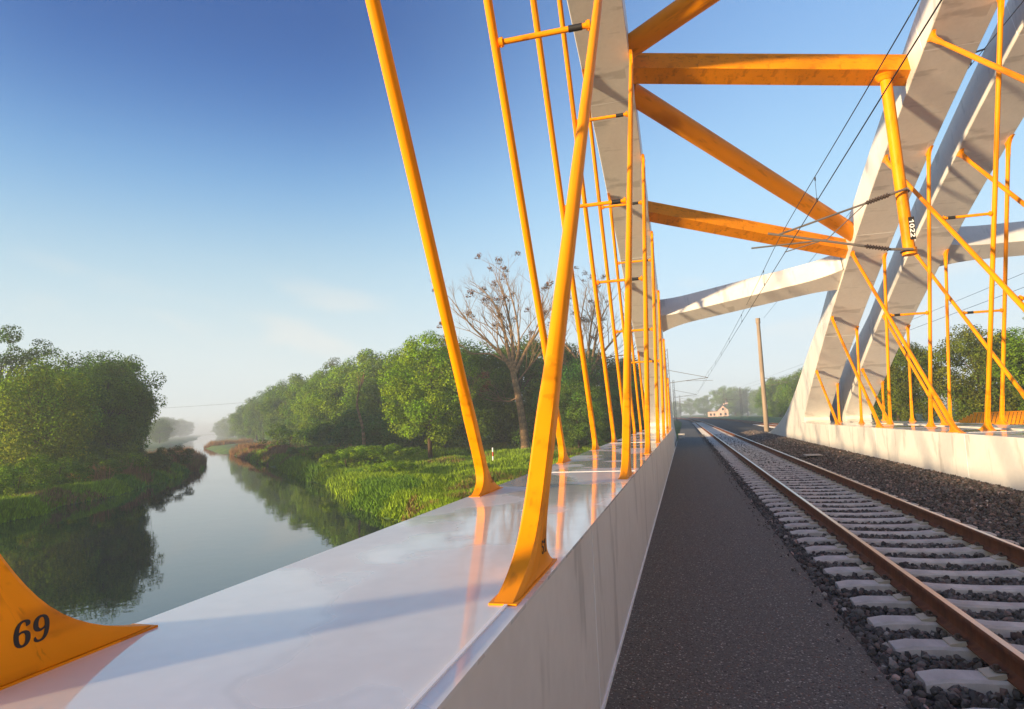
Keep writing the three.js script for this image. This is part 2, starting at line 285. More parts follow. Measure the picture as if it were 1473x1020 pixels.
  const sweep = (pts, x, y, z0, z1) => toCreasedNormals(strip(pts.slice().reverse().map(([a, b]) => [x + a, y + b]), z0, z1, (z) => (z < 110 ? 10 : 4)), 0.6);
  const rail = (x, z0, z1, label, group) => { const g = put('steel_rail', sweep(prof, x, 0.002, z0, z1), rust); tag(g, label, 'rail', group); put('running_surface', sweep([[0.024, 0.1722], [-0.024, 0.1722]], x, 0.003, z0, z1), railTop, g); };
  rail(CX - GAUGE, -10, 330, 'rusty steel rail on the walkway side with polished top');
  rail(CX + GAUGE, -10, 330, 'rusty steel rail with polished top on the side of the lit white girder');
  for (const s of [-1, 1]) rail(10.4 + s * GAUGE, 54, 330, 'dark rail of the second track beyond the bridge end', 'rails of the second track');
}

// ---------------------------------------------------------------- the two railway bridges
const soffit = (z) => 12.08 - 0.006135 * (z + 10) ** 2;             // underside of the arch over the eye, at forward distance z
const TOP = -0.643;                                                // girder top over the eye
function archGeometry(x0, x1, ends = true) {
  const up = [], low = [], mirror = (z) => -20 - z;
  const foot = [[30.2, 3.42], [32, 2.82], [33.6, 2.22], [35, 1.68], [36.6, 1.1], [38.2, 0.58], [39.8, 0.12], [41.5, -0.3], [43.5, -0.7], [46, -1.1], [48.5, -1.42], [51, -1.66]];
  for (const [z, y] of foot.slice().reverse()) up.push([mirror(z), y]);
  for (let z = -49; z <= 29; z += 1.5) up.push([z, soffit(z) + 1.05 / Math.cos(Math.atan(0.01227 * (z + 10))) * 0.94]);
  up.push(...foot, [51, -2.35]);
  const corner = [[33.4, soffit(33.4)], [34.1, 0.12], [34.55, -0.16], [34.8, -0.4], [34.78, -0.55], [34.6, TOP - 0.02], [34.6, -2.35]];
  for (const [z, y] of corner.slice().reverse()) low.push([z, y]);
  for (let z = 33; z >= -53; z -= 1.5) low.push([z, soffit(z)]);
  for (const [z, y] of corner) low.push([mirror(z), y]);
  low.push([mirror(51), -2.35]);
  const s = new THREE.Shape(); [...up, ...low].forEach(([z, y], i) => (i ? s.lineTo(z, y) : s.moveTo(z, y)));
  const b = 0.015, g = new THREE.ExtrudeGeometry(s, { depth: x1 - x0 - 2 * b, bevelThickness: b, bevelSize: b, bevelOffset: -b, bevelSegments: 1 });
  // shape x = forward, shape y = up, depth = across
  g.applyMatrix4(new THREE.Matrix4().set(0, 0, 1, x0 + b, 0, 1, 0, EYE, -1, 0, 0, 0, 0, 0, 0, 1));
  return toCreasedNormals(g, 0.45);
}
// a hanger's flared end: rectangular plate at the chord, round where it meets the rod. base = end point, dir = unit axis away from it
function flare(base, dir, len, half, r, thick) {
  const R = 24, N = 24, pos = [], uv = [], idx = [];
  for (let j = 0; j <= R; j++) {
    const t = Math.pow(j / R, 1.8), h = t * len, c = base.clone().addScaledVector(dir, h / Math.max(0.25, Math.abs(dir.y)));
    const a = r + (half - r) * (Math.exp(-h / 0.085) - Math.exp(-len / 0.085)), w = lerp(thick, r, smooth(0.35, 1, t)), n = lerp(14, 2, smooth(0.25, 1, t));
    const pv = new THREE.Vector3(0, -dir.z, dir.y).multiplyScalar(Math.sign(dir.y)), tv = new THREE.Vector3(0, 0, 1).lerp(pv, smooth(0.1, 0.9, t)).normalize();
    for (let i = 0; i < N; i++) {
      const q = ((i + 0.5) / N) * Math.PI * 2, cx = Math.cos(q), sx = Math.sin(q), k = Math.pow(Math.pow(Math.abs(cx), n) + Math.pow(Math.abs(sx), n), -1 / n);
      pos.push(c.x + w * cx * k, c.y + tv.y * a * sx * k, c.z + tv.z * a * sx * k); uv.push(i / N * 0.4, h);
    }
  }
  for (let j = 0; j < R; j++) for (let i = 0; i < N; i++) { const a = j * N + i, b = j * N + ((i + 1) % N), c = a + N, d = b + N; if (dir.y > 0) idx.push(a, c, b, b, c, d); else idx.push(a, b, c, b, d, c); }
  const g = new THREE.BufferGeometry(); g.setAttribute('position', new THREE.Float32BufferAttribute(pos, 3)); g.setAttribute('uv', new THREE.Float32BufferAttribute(uv, 2)); g.setIndex(idx); g.computeVertexNormals();
  return toCreasedNormals(g, 0.7);
}
function meetArch(zb, s) { let y = 6; for (let i = 0; i < 60; i++) y = lerp(y, soffit(zb + s * (y - TOP)), 0.5); return [zb + s * (y - TOP), y]; }
const FOOT = 0.95, HEAD = 0.5, ROD = 0.049;
const serif = await new FontLoader().loadAsync('fonts/droid/droid_serif_bold.typeface.json');
const sans = await new FontLoader().loadAsync('fonts/droid/droid_sans_bold.typeface.json');
function stencil(parent, text, size, at) {
  const g = new TextGeometry(text, { font: serif, size, depth: 0.0012, curveSegments: 6 }); g.computeBoundingBox(); const bb = g.boundingBox;
  g.translate(-(bb.min.x + bb.max.x) / 2, -(bb.min.y + bb.max.y) / 2, 0); g.rotateY(Math.PI / 2);
  const m = put('stencilled_number', g, blackPaint, parent); m.position.copy(at); tag(m, 'black stencilled number ' + text);
  return m;
}
function addHanger(bridge, x, zb, s, number) {
  const [zt, yt] = meetArch(zb, s); if (yt - TOP < 0.9) return null;
  const a = P(x, TOP + 0.008, zb), b = P(x, yt + 0.03, zt), d = b.clone().sub(a).normalize(), up = Math.abs(d.y);
  const a1 = a.clone().addScaledVector(d, FOOT / Math.max(0.25, up) - 0.004), b1 = b.clone().addScaledVector(d, -(HEAD / Math.max(0.25, up)) + 0.004);
  const rod = put('hanger', plain(tube(a1, b1, ROD, ROD, 18, false)), orangePaint, bridge);
  put('hanger_foot', flare(a, d, FOOT, 0.36, ROD, 0.045), orangePaint, rod);
  put('base_weld', box(x - 0.052, x + 0.052, a.y - 0.009, a.y - 0.001, -(zb + 0.37), -(zb - 0.37), 0.002), orangePaint, rod);
  put('hanger_head', flare(b, d.clone().negate(), HEAD, 0.3, ROD, 0.04), orangePaint, rod);
  if (number) stencil(rod, number[0], number[1], new THREE.Vector3(x + 0.0455, a.y + number[2], -(zb + number[3])));
  return { x, zb, s, zt, yt };
}
const strutPool = [];
function addStruts(bridge, inner, outer) {
  for (const i of inner) for (const o of outer) {
    if (!i || !o) continue;
    const h = (o.zb - i.zb) / (i.s - o.s), y = TOP + h; if (h < 0 || y < 1.6 || y > Math.min(i.yt, o.yt) - 0.7) continue;
    const z = i.zb + i.s * h, sx = Math.sign(o.x - i.x), a = P(i.x + sx * 0.06, y, z), b = P(o.x - sx * 0.06, y, z), d = b.clone().sub(a).normalize();
    const rod = put('hanger_strut', plain(tube(a, b, 0.032, 0.032, 12)), orangePaint, bridge);
    const c0 = a.clone().addScaledVector(d, 0.09), c1 = a.clone().addScaledVector(d, 0.24);
    put('rubber_sleeve', plain(tube(c0, c1, 0.037, 0.037, 12)), blackRubber, rod);
    for (const [q, dir] of [[a, 1], [b, -1]]) {
      const m = q.clone().addScaledVector(d, dir * 0.02);
      put('clamp', join([plain(tube(m.clone().addScaledVector(d, -0.02), m.clone().addScaledVector(d, 0.025), 0.052, 0.052, 12)), plain(tube(m.clone().add(new THREE.Vector3(0, -0.065, 0)), m.clone().add(new THREE.Vector3(0, 0.065, 0)), 0.009, 0.009, 6))]), orangePaint, rod);
    }
  }
}
function ribSeams(rib, x, dir, x0, x1) {                          // raised splice welds across the visible web and the soffit
  for (const z of [8.5, 15.8, 22.6, 28.6]) {
    const s = -0.01227 * (z + 10), up = new THREE.Vector3(0, 1, s).normalize(), a = P(x + dir * 0.001, soffit(z) + 0.02, z);
    put('splice_weld', beam(a, a.clone().addScaledVector(up, 0.93), 0.016, 0.007, new THREE.Vector3(1, 0, 0), 0.001), weldPaint, rib);
    put('splice_weld', beam(P(x0 + 0.02, soffit(z), z), P(x1 - 0.02, soffit(z), z), 0.016, 0.007, up, 0.001), weldPaint, rib);
  }
}
function girder(bridge, x0, x1, top) {
  const g = put('girder', box(x0, x1, -0.62, EYE + TOP - 0.014, 54, -34.59), whitePaint, bridge);
  put('top_plate', box(x0 - 0.012, x1 + 0.012, EYE + TOP - 0.0138, EYE + TOP, 54.3, -34.95, 0.004), top, g);
  for (const z of [7.8, 16.2, 24.6]) put('top_weld', box(x0 + 0.01, x1 - 0.01, EYE + TOP - 0.001, EYE + TOP + 0.004, -z - 0.008, -z + 0.008, 0.002), weldPaint, g);
  return g;
}
const range = (a, b, s) => { const o = []; for (let v = a; v <= b + 1e-6; v += s) o.push(v); return o; };
{
  const B = thing('railway_bridge', 'white steel arch railway bridge with orange hangers carrying the walkway and track', 'bridge');
  // left rib and chord, over the walkway's edge
  ribSeams(put('arch_rib', archGeometry(-1.86, -0.71), whitePaint, B), -0.71, 1, -1.86, -0.71);
  const gl = girder(B, -1.87, -0.60, wetPaint);
  for (const z of [4.0, 12.4, 20.8, 29.2]) put('weld_seam', box(-0.6005, -0.597, -0.02, EYE + TOP - 0.016, -z - 0.006, -z + 0.006), weldPaint, gl);
  put('foot_strip', box(-0.602, -0.588, -0.03, 0.028, 12, -44), weldPaint, gl);
  put('edge_weld', box(-0.655, -0.643, EYE + TOP - 0.001, EYE + TOP + 0.006, 0.4, -2.25, 0.003), weldPaint, gl);
  const leftInner = [...range(-46.4, -1.8, 4.46), 2.6, 7.15, 11.5, 15.95, 20.4, 24.9, 29.2].map((z) => addHanger(B, -0.662, z, 0.82, z === 2.6 ? ['51', 0.055, 0.1, 0.13] : null));
  const leftOuter = [...range(-44, -2.2, 3.7), 1.48, 5.75, 9.7, 13.3, 16.9, 20.4, 24, 27.5, 31].map((z) => addHanger(B, -1.815, z, -0.62, z === 1.48 ? ['69', 0.07, 0.115, -0.065] : z === 5.75 ? ['70', 0.05, 0.1, 0.04] : null));
  addStruts(B, leftInner, leftOuter);
  // right rib and chord
  ribSeams(put('arch_rib', archGeometry(5.76, 6.92), whitePaint, B), 5.76, -1, 5.76, 6.92);
  const gr = girder(B, 5.66, 6.98, wetPaint);
  for (const z of [9, 15.6, 22.2, 28.8]) put('weld_seam', box(5.657, 5.6605, -0.02, EYE + TOP - 0.016, -z - 0.006, -z + 0.006), weldPaint, gr);
  const rightInner = [...range(-45, -0.6, 5.55), 4.8, 10.2, 16.4, 22.2, 27.9].map((z) => addHanger(B, 5.81, z, z > 26 ? 1.4 : 1.22));
  const rightOuter = [...range(-46, 10.3, 3.75), 14, 17.6, 21.2, 25, 28.75, 32.6].map((z) => addHanger(B, 6.87, z, z > 27 ? -0.17 : z > 24 ? -0.21 : z > 20 ? -0.27 : -0.33));
  addStruts(B, rightInner, rightOuter);
  // bracing between the ribs
  const tilt = (z) => { const s = -0.01227 * (z + 10); return new THREE.Vector3(0, 1, s).normalize(); };   // normal of the rib in the forward plane (three: z is back)
  const mid = (x, z, o = 0.5) => P(x, soffit(z) + o, z);
  put('cross_beam', beam(mid(-0.86, 15.41), mid(5.92, 16.94), 0.5, 0.5, tilt(16)), orangePaint, B);
  put('cross_beam', beam(mid(-0.86, 20.92), mid(5.92, 24.08), 0.46, 0.46, tilt(22)), orangePaint, B);
  put('diagonal_brace', plain(tube(mid(-0.86, 16.13), mid(5.92, 23.3), 0.27, 0.27, 28)), orangePaint, B);
  put('diagonal_brace', plain(tube(mid(-0.86, 14.9), mid(5.92, 11.0), 0.27, 0.27, 28)), orangePaint, B);
  put('cross_beam', beam(mid(-0.86, 9.6), mid(5.92, 10.2), 0.5, 0.5, tilt(10)), orangePaint, B);
  put('diagonal_brace', plain(tube(mid(-0.86, 8.8), mid(5.92, 4), 0.27, 0.27, 28)), orangePaint, B);
  for (const z of [-4, -12, -20, -28, -36]) put('cross_beam', beam(mid(-0.86, z), mid(5.92, z), 0.5, 0.5, tilt(z)), orangePaint, B);
  portal(B, mid(-0.86, 27.16, 0.52), mid(5.92, 25.24, 0.52), tilt(26));
  portal(B, mid(-0.86, -46, 0.52), mid(5.92, -46, 0.52), tilt(-46));
  // deck under the track
  put('deck_plate', box(-0.598, 5.658, -1.0, -0.12, 54, -46), paleConcrete, B);
  // hanging post of the overhead line
  const pa = P(5.24, 7.95, 16.7), pb = P(5.36, 3.55, 16.7);
  const post = put('catenary_post', plain(tube(pa, pb, 0.13, 0.13, 22)), orangePaint, B);
  put('post_head', plain(tube(pa.clone().add(new THREE.Vector3(0, -0.1, 0)), pa.clone().add(new THREE.Vector3(0, 0.02, 0)), 0.15, 0.26, 22)), orangePaint, post);
  put('post_collar', plain(tube(P(5.36, 3.52, 16.7), P(5.357, 3.68, 16.7), 0.16, 0.16, 22)), orangePaint, post);
  const sign = put('number_plate', box(-0.062, 0.062, -0.27, 0.27, -0.004, 0.004, 0.002), blackPaint, post); sign.position.copy(P(5.40, 4.12, 16.7)).add(new THREE.Vector3(0.02, 0, 0.14)); sign.rotation.y = -0.05;
  const tg = new TextGeometry('1022', { font: sans, size: 0.115, depth: 0.002, curveSegments: 5 }); tg.computeBoundingBox(); tg.translate(-(tg.boundingBox.min.x + tg.boundingBox.max.x) / 2, -0.057, 0); tg.scale(1.25, 0.85, 1); tg.rotateZ(-Math.PI / 2); tg.translate(0, 0, 0.0045); plain(tg);
  const tm = put('post_lettering', tg, whiteLetter, post); tm.position.copy(sign.position); tm.rotation.copy(sign.rotation);
}
function portal(bridge, a, b, up) {
  // white box beam whose depth swells into the ribs
  const f = b.clone().sub(a), L = f.length(); f.normalize();
  const r = new THREE.Vector3().crossVectors(up, f).normalize(), u = new THREE.Vector3().crossVectors(f, r), s = new THREE.Shape(), n = 40;
  const grow = (t) => Math.pow(Math.max(0, 1 - Math.min(t, 1 - t) * L / 1.6), 2.4) * 0.3, hi = [], lo = [];
  for (let i = 0; i <= n; i++) { const t = i / n; hi.push([t * L, 0.42 + grow(t)]); lo.push([t * L, -0.42 - grow(t) * 0.8]); }
  [...hi, ...lo.reverse()].forEach(([x, y], i) => (i ? s.lineTo(x, y) : s.moveTo(x, y)));
  const w = 0.8, g = new THREE.ExtrudeGeometry(s, { depth: w - 0.03, bevelThickness: 0.015, bevelSize: 0.015, bevelOffset: -0.015, bevelSegments: 1 });
  g.translate(0, 0, -w / 2 + 0.015); g.applyMatrix4(new THREE.Matrix4().makeBasis(f, r, u.clone().negate()).setPosition(a));
  // r is across (towards the sky side), u along the rib: the wide face of the beam follows the rib
  put('portal_beam', toCreasedNormals(g, 0.5), whitePaint, bridge);
}
{
  const B = thing('railway_bridge', 'second white arch bridge with orange hangers standing close behind the lit girder', 'bridge');
  ribSeams(put('arch_rib', archGeometry(7.62, 8.78), whitePaint, B), 7.62, -1, 7.62, 8.78);
  girder(B, 7.52, 8.84, wetPaint);
  const inner = [...range(-45, -0.6, 5.55), 4.8, 10.4, 16.6, 22.4, 28].map((z) => addHanger(B, 7.67, z, z > 26 ? 1.4 : 1.22));
  const outer = [...range(-46, 10.3, 3.75), 14.2, 17.8, 21.4, 25.1, 28.9, 32.6].map((z) => addHanger(B, 8.73, z, z > 27 ? -0.17 : z > 24 ? -0.21 : -0.3));
  addStruts(B, inner, outer);
  put('arch_rib', archGeometry(24, 25.2), whitePaint, B);
  girder(B, 23.9, 25.3, wetPaint);
  const up = new THREE.Vector3(0, 1, -0.44).normalize();
  portal(B, P(8.6, soffit(24.4) + 0.52, 24.4), P(24.2, soffit(24.4) + 0.52, 24.4), up);
  for (const z of [16.5, 10, 2]) put('cross_beam', beam(P(8.6, soffit(z) + 0.5, z), P(24.2, soffit(z) + 0.5, z), 0.5, 0.5, new THREE.Vector3(0, 1, -0.01227 * (z + 10)).normalize()), orangePaint, B);
  put('deck_plate', box(8.842, 23.898, -1.0, -0.3, 54, -46), paleConcrete, B);
  // orange slatted guard beside the far rib's foot
  const gx0 = 14.4, gx1 = 22, zf = 42;
  for (let i = 0; i < 40; i++) { const x = gx0 + (gx1 - gx0) * i / 39, k = smooth(14.4, 15.8, x); const a = P(x - 0.14, -1.55, zf), b = P(x + 0.16, lerp(-1.15, -0.6, k), zf); put('guard_slat', beam(a, b, 0.14, 0.04, new THREE.Vector3(0, 0, 1), 0.006), orangePaint, B); }
  put('guard_rail', beam(P(gx0 + 1.4, -0.58, zf), P(gx1, -0.58, zf), 0.07, 0.07, new THREE.Vector3(0, 1, 0), 0.008), orangePaint, B);
}
{
  const a = put('abutment', box(-2.6, 26, -4.6, -1.02, -46.02, -51), paleConcrete); tag(a, 'pale concrete abutment under the far end of the bridges', 'abutment');
  const s = put('end_block', box(-0.56, -0.1, -0.02, 0.36, -49.2, -49.9, 0.02), paleConcrete); tag(s, 'small white concrete block at the end of the left girder', 'block');
  const pl = put('cover_plate', box(4.2, 4.75, 0.07, 0.1, -25.6, -26.4, 0.01), paleConcrete); tag(pl, 'flat pale concrete cover lying on the ballast', 'cover'); pl.rotation.z = 0;
  const hut = thing('switch_box', 'small pale cabinet with overhanging lid standing behind the second bridge girder', 'cabinet', [10.9, -0.3, -33.5]);
  put('cabinet_body', box(-0.12, 0.45, 0, 1.1, -0.3, 0.3, 0.02), paleConcrete, hut); put('cabinet_lid', box(-0.75, 0.6, 1.102, 1.2, -0.42, 0.42, 0.02), paleConcrete, hut); put('cabinet_leg', box(-0.62, -0.45, 0, 1.1, -0.1, 0.1, 0.01), rust, hut);
}

// ---------------------------------------------------------------- overhead line
{
  const wire = (pts, r) => new THREE.TubeGeometry(new THREE.CatmullRomCurve3(pts), Math.max(8, pts.length * 6), r, 5);
  const X = 2.6, sag = (z) => { const t = ((((z - 16.7) % 56) + 56) % 56) / 56; return 4 * t * (1 - t) * 0.34; };
  const zs = range(-40, 16.7, 8.1).concat(range(22, 300, 8)), line = (y, f) => zs.map((z) => P(X + curve(z), y - f(z), z));
  const mess = put('messenger_wire', wire(line(4.33, sag), 0.0075), wireMat); tag(mess, 'upper overhead wire over the track holding the thin droppers', 'wire');
  const cont = put('contact_wire', wire(line(3.8, () => 0), 0.0085), wireMat); tag(cont, 'lower overhead contact wire running above the track', 'wire');
  for (let z = -3.5; z < 120; z += z === 12.5 ? 8 : 8) { const yy = 4.33 - sag(z); put('dropper', join([plain(tube(P(X, 3.8, z), P(X, yy, z), 0.004, 0.004, 4)), plain(tube(P(X, 3.78, z), P(X, 3.86, z), 0.014, 0.014, 5)), plain(tube(P(X, yy - 0.05, z), P(X, yy + 0.02, z), 0.014, 0.014, 5))]), wireMat, mess); }
  // swivelling bracket on the hanging post
  const c = thing('catenary_bracket', 'grey tube bracket with insulators fixed to the orange hanging post', 'bracket', [0, 0, 0]);
  const z = 16.45, q = (x, y, dz = 0) => P(x, y, z + dz), cyl = (name, a, b, r, m = tubeSteel, n = 10) => put(name, plain(tube(a, b, r, r, n)), m, c);
  const ins = (a, b) => { const list = [plain(tube(a, b, 0.03, 0.03, 10))]; for (let i = 1; i < 9; i++) { const p = a.clone().lerp(b, i / 9), d = b.clone().sub(a).normalize().multiplyScalar(0.012); list.push(plain(tube(p.clone().sub(d), p.clone().add(d), 0.055, 0.055, 12))); } put('insulator', join(list), insulator, c); };
  cyl('stay_tube', q(2.5, 4.27), q(4.45, 4.8), 0.024); ins(q(4.45, 4.8), q(5.0, 4.95)); cyl('stay_joint', q(5.0, 4.95), q(5.36, 5.05), 0.03);
  cyl('bracket_tube', q(2.26, 4.33, 0.02), q(4.2, 3.82), 0.028); ins(q(4.35, 3.78), q(4.9, 3.64)); cyl('bracket_joint', q(4.2, 3.82), q(4.35, 3.78), 0.032); cyl('bracket_joint', q(4.9, 3.64), q(5.36, 3.6), 0.03);
  cyl('registration_tube', q(1.85, 4.0), q(3.55, 4.02), 0.02); cyl('steady_arm', q(2.6, 3.82), q(3.4, 4.0), 0.012); cyl('brace_tube', q(3.55, 4.02), q(4.45, 4.79), 0.012);
  for (const y of [5.05, 3.6]) { const g = new THREE.TorusGeometry(0.15, 0.018, 6, 24); g.rotateX(Math.PI / 2); g.translate(5.33, y + EYE, -16.7); put('clamp_ring', g, steelGrey, c); }
  // line over the second bridge
  for (const [y, r, label] of [[4.6, 0.0075, 'upper overhead wire above the second bridge'], [4.1, 0.0085, 'lower overhead contact wire above the second bridge']]) tag(put('overhead_wire', wire(range(0, 240, 12).map((zf) => P(12.2 + curve(zf) - (zf > 60 ? Math.min(1, (zf - 60) / 60) * 1.8 : 0), y, zf)), r), wireMat), label, 'wire');
  tag(put('feeder_wire', wire(range(-10, 60, 10).map((zf) => P(7.3, 8.2, zf)), 0.009), wireMat), 'single feeder wire passing high between the two bridges', 'wire');
  const fb = thing('feeder_bracket', 'short bracket with insulator holding the feeder wire at the second arch', 'bracket', [0, 0, 0]);
  put('bracket_arm', plain(tube(P(7.62, 8.55, 17.3), P(7.15, 8.45, 17.3), 0.025, 0.025, 8)), tubeSteel, fb); put('insulator', plain(tube(P(7.3, 8.45, 17.3), P(7.3, 8.2, 17.3), 0.035, 0.02, 10)), insulator, fb);

  // masts along the line
  function lattice(name, x, zf, h, arm, label, group) {
    const g = thing(name, label, 'mast', [x + curve(zf), -0.3, -zf], group), w = 0.26;
    for (const s of [-1, 1]) put('mast_leg', beam(new THREE.Vector3(s * w, 0, 0), new THREE.Vector3(s * w * 0.55, h, 0), 0.16, 0.07, new THREE.Vector3(1, 0, 0), 0.008), steelGrey, g);
    const n = Math.round(h / 0.45), bars = [];
    for (let i = 0; i < n; i++) { const t0 = i / n, t1 = (i + 1) / n, s = i % 2 ? 1 : -1, wa = lerp(w, w * 0.55, t0), wb = lerp(w, w * 0.55, t1); for (const d of [-0.07, 0.07]) bars.push(plain(tube(new THREE.Vector3(s * wa, t0 * h, d), new THREE.Vector3(-s * wb, t1 * h, d), 0.016, 0.016, 4))); }
    tag(put('lacing', join(bars), steelGrey, g), null, null, null, 'stuff');
    if (arm) { const tip = new THREE.Vector3(arm, EYE + 4.3, 0), a = (p, q, r) => put('mast_arm', plain(tube(p, q, r, r, 6)), tubeSteel, g); a(new THREE.Vector3(0, EYE + 5.4, 0), tip, 0.03); a(new THREE.Vector3(0, EYE + 3.9, 0), tip, 0.035); a(new THREE.Vector3(arm * 0.45, EYE + 4.05, 0), new THREE.Vector3(arm * 1.12, EYE + 3.95, 0), 0.02); }
  }
  lattice('lattice_mast', -1.6, 75, 9.6, 4.4, 'grey lattice mast right beyond the end of the left girder', 'masts along the line');
  lattice('lattice_mast', -1.75, 138, 9.3, 4.5, 'grey lattice mast beside the curving track, farther than the first', 'masts along the line');
  lattice('lattice_mast', -1.7, 190, 9.3, 4.5, 'hazy lattice mast in the row left of the track', 'masts along the line');
  lattice('lattice_mast', 1.7, 250, 9.3, 4.5, 'hazy lattice mast in the row left of the track', 'masts along the line');
  lattice('lattice_mast', 4.2, 305, 9.3, 4.5, 'hazy lattice mast in the row left of the track', 'masts along the line');
  lattice('lattice_mast', 17.3, 198, 9.4, -5, 'lattice mast standing before the hazy wood right of the second track', 'masts right of the second track');
  lattice('lattice_mast', 17.2, 246, 9.4, -5, 'slim hazy mast beside the pale house', 'masts right of the second track');
  const mast = thing('concrete_mast', 'tall sunlit round concrete mast beside the foot of the right arch', 'mast', [6.3, -0.25, -55.5]);
  put('mast_shaft', plain(tube(new THREE.Vector3(0, 0, 0), new THREE.Vector3(0, 9.6, 0), 0.2, 0.14, 20)), mastConcrete, mast); put('mast_cap', plain(tube(new THREE.Vector3(0, 9.2, 0), new THREE.Vector3(0, 9.62, 0), 0.18, 0.18, 20)), mastConcrete, mast);
  const mast2 = thing('concrete_mast', 'shorter pale mast with a white number plate behind the sunlit concrete mast', 'mast', [11.5, -0.3, -100]);
  put('mast_shaft', plain(tube(new THREE.Vector3(0, 0, 0), new THREE.Vector3(0, 7.4, 0), 0.2, 0.15, 16)), mastConcrete, mast2); put('number_plate', box(-0.2, 0.2, 2.4, 3.0, 0.201, 0.215), whiteLetter, mast2);
  const arm2 = (a, b) => put('mast_arm', plain(tube(a, b, 0.035, 0.035, 8)), tubeSteel, mast2); arm2(new THREE.Vector3(0.05, 6.9, 0), new THREE.Vector3(3.2, 6.1, 0)); arm2(new THREE.Vector3(0.05, 5.7, 0), new THREE.Vector3(3.2, 6.1, 0));
  // far power line across the river
  for (const [dy, label] of [[0, 'distant power line strung across the river mist']]) tag(put('power_line', wire([P(-420, 17.5 + dy, 300), P(-300, 15.5 + dy, 305), P(-180, 17.5 + dy, 310)], 0.07), wireMat), label, 'wire');
}

// ---------------------------------------------------------------- trees and shrubs
function leafGeometry(seed, { H = 15, rx = 5, rz = 5, low = 0.16, clumps = 70, leaves = 15000, size = 0.3, droop = 0, clump = 0.2, hollow = 0.5, top = 0.9 }) {
  const r = rng(seed), pos = [], nor = [], col = [], idx = [], gauss = () => (r() + r() + r() - 1.5) * 1.15;
  const c = [], y0 = H * low, hy = (H - y0) / 2, cy = y0 + hy;
  for (let i = 0; i < clumps; i++) {
    const th = r() * 6.2832, ph = Math.acos(lerp(1, -0.95, r())), rad = lerp(hollow, 1, Math.sqrt(r())), lump = 0.62 + 0.68 * vnoise(Math.cos(th) * 2.2 + 9, ph * 2.2 + Math.sin(th) * 2, seed);
    const y = Math.cos(ph), w = Math.sin(ph) * (y > 0 ? 1 : top);
    c.push({ p: [Math.cos(th) * w * rx * rad * lump, cy + y * hy * rad * Math.min(1, lump) - 0.2, Math.sin(th) * w * rz * rad * lump], s: (0.5 + 1.0 * r()) * clump * Math.min(rx * 1.6, hy * 1.3), tone: 0.72 + 0.5 * r(), warm: r() });
  }
  const tot = c.reduce((a, q) => a + q.s * q.s, 0);
  for (const q of c) {
    const n = Math.round(leaves * q.s * q.s / tot);
    for (let i = 0; i < n; i++) {
      let dx = gauss(), dy = gauss(), dz = gauss(); const l = Math.hypot(dx, dy, dz) || 1, k = (0.45 + 0.65 * Math.sqrt(r())) / l; dx *= k; dy *= k; dz *= k;
      const hang = droop * r() * r() * 2.2;
      const x = q.p[0] + dx * q.s, y = q.p[1] + dy * q.s * 0.8 - hang, z = q.p[2] + dz * q.s; if (y < 0.15) continue;
      const nv = new THREE.Vector3(dx + gauss() * 0.7, dy + 0.35 + gauss() * 0.7, dz + gauss() * 0.7).normalize(), t = new THREE.Vector3(gauss(), gauss() - droop * 0.8, gauss()).cross(nv).normalize(), b = new THREE.Vector3().crossVectors(nv, t);
      const s = size * (0.6 + 0.8 * r()), sl = s * (droop ? 1.3 : 1), o = pos.length / 3, tone = q.tone * (0.6 + 0.8 * r());
      for (const [u, v] of [[-0.5, 0], [0.08, -0.33], [0.5, 0.03], [-0.02, 0.34]]) { pos.push(x + t.x * u * s + b.x * v * sl, y + t.y * u * s + b.y * v * sl, z + t.z * u * s + b.z * v * sl); nor.push(nv.x, nv.y, nv.z); const w = 0.85 + 0.4 * q.warm; col.push(tone * w, tone, tone * 0.9); }
      idx.push(o, o + 1, o + 2, o, o + 2, o + 3);
    }
  }
  const g = new THREE.BufferGeometry(); g.setAttribute('position', new THREE.Float32BufferAttribute(pos, 3)); g.setAttribute('normal', new THREE.Float32BufferAttribute(nor, 3)); g.setAttribute('color', new THREE.Float32BufferAttribute(col, 3)); g.setIndex(idx);
  return { g, clumps: c };
}
function limbs(seed, H, clumps, r0, low) {
  const r = rng(seed), list = [], p = (x, y, z) => new THREE.Vector3(x, y, z), lean = (r() - 0.5) * 0.6, fork = H * (low + 0.12), mid = p(lean * 0.4, fork, (r() - 0.5) * 0.3), tip = p(lean, H * 0.78, 0);
  list.push(tube(p(0, -0.6, 0), p(lean * 0.1, 0.5, 0), r0 * 1.35, r0, 9), tube(p(lean * 0.1, 0.45, 0), mid, r0, r0 * 0.75, 9), tube(mid, tip, r0 * 0.75, r0 * 0.16, 8));
  clumps.slice(0, 22).forEach((q) => { const t = clamp((q.p[1] - fork) / (H * 0.7), 0, 0.75) * 0.7, a = mid.clone().lerp(tip, t), e = p(...q.p), m = a.clone().lerp(e, 0.5).add(p((r() - 0.5) * 0.6, 0.5 + 0.3 * r(), (r() - 0.5) * 0.6)); list.push(tube(a, m, r0 * 0.32, r0 * 0.2, 6), tube(m, e, r0 * 0.2, r0 * 0.06, 5)); });
  return join(list);
}
const leafMat = (r, g, b) => phys({ color: lin(r, g, b), vertexColors: true, roughness: 1, specularIntensity: 0.12, transmission: 0.16, thickness: 0, side: THREE.DoubleSide });
const M = {
  dark: leafMat(0.074, 0.145, 0.013), mid: leafMat(0.1, 0.185, 0.009), bright: leafMat(0.15, 0.26, 0.008), yellow: leafMat(0.18, 0.25, 0.01), cool: leafMat(0.05, 0.15, 0.02), olive: leafMat(0.1, 0.13, 0.014), brown: leafMat(0.13, 0.068, 0.03), reed: leafMat(0.23, 0.12, 0.05),
};
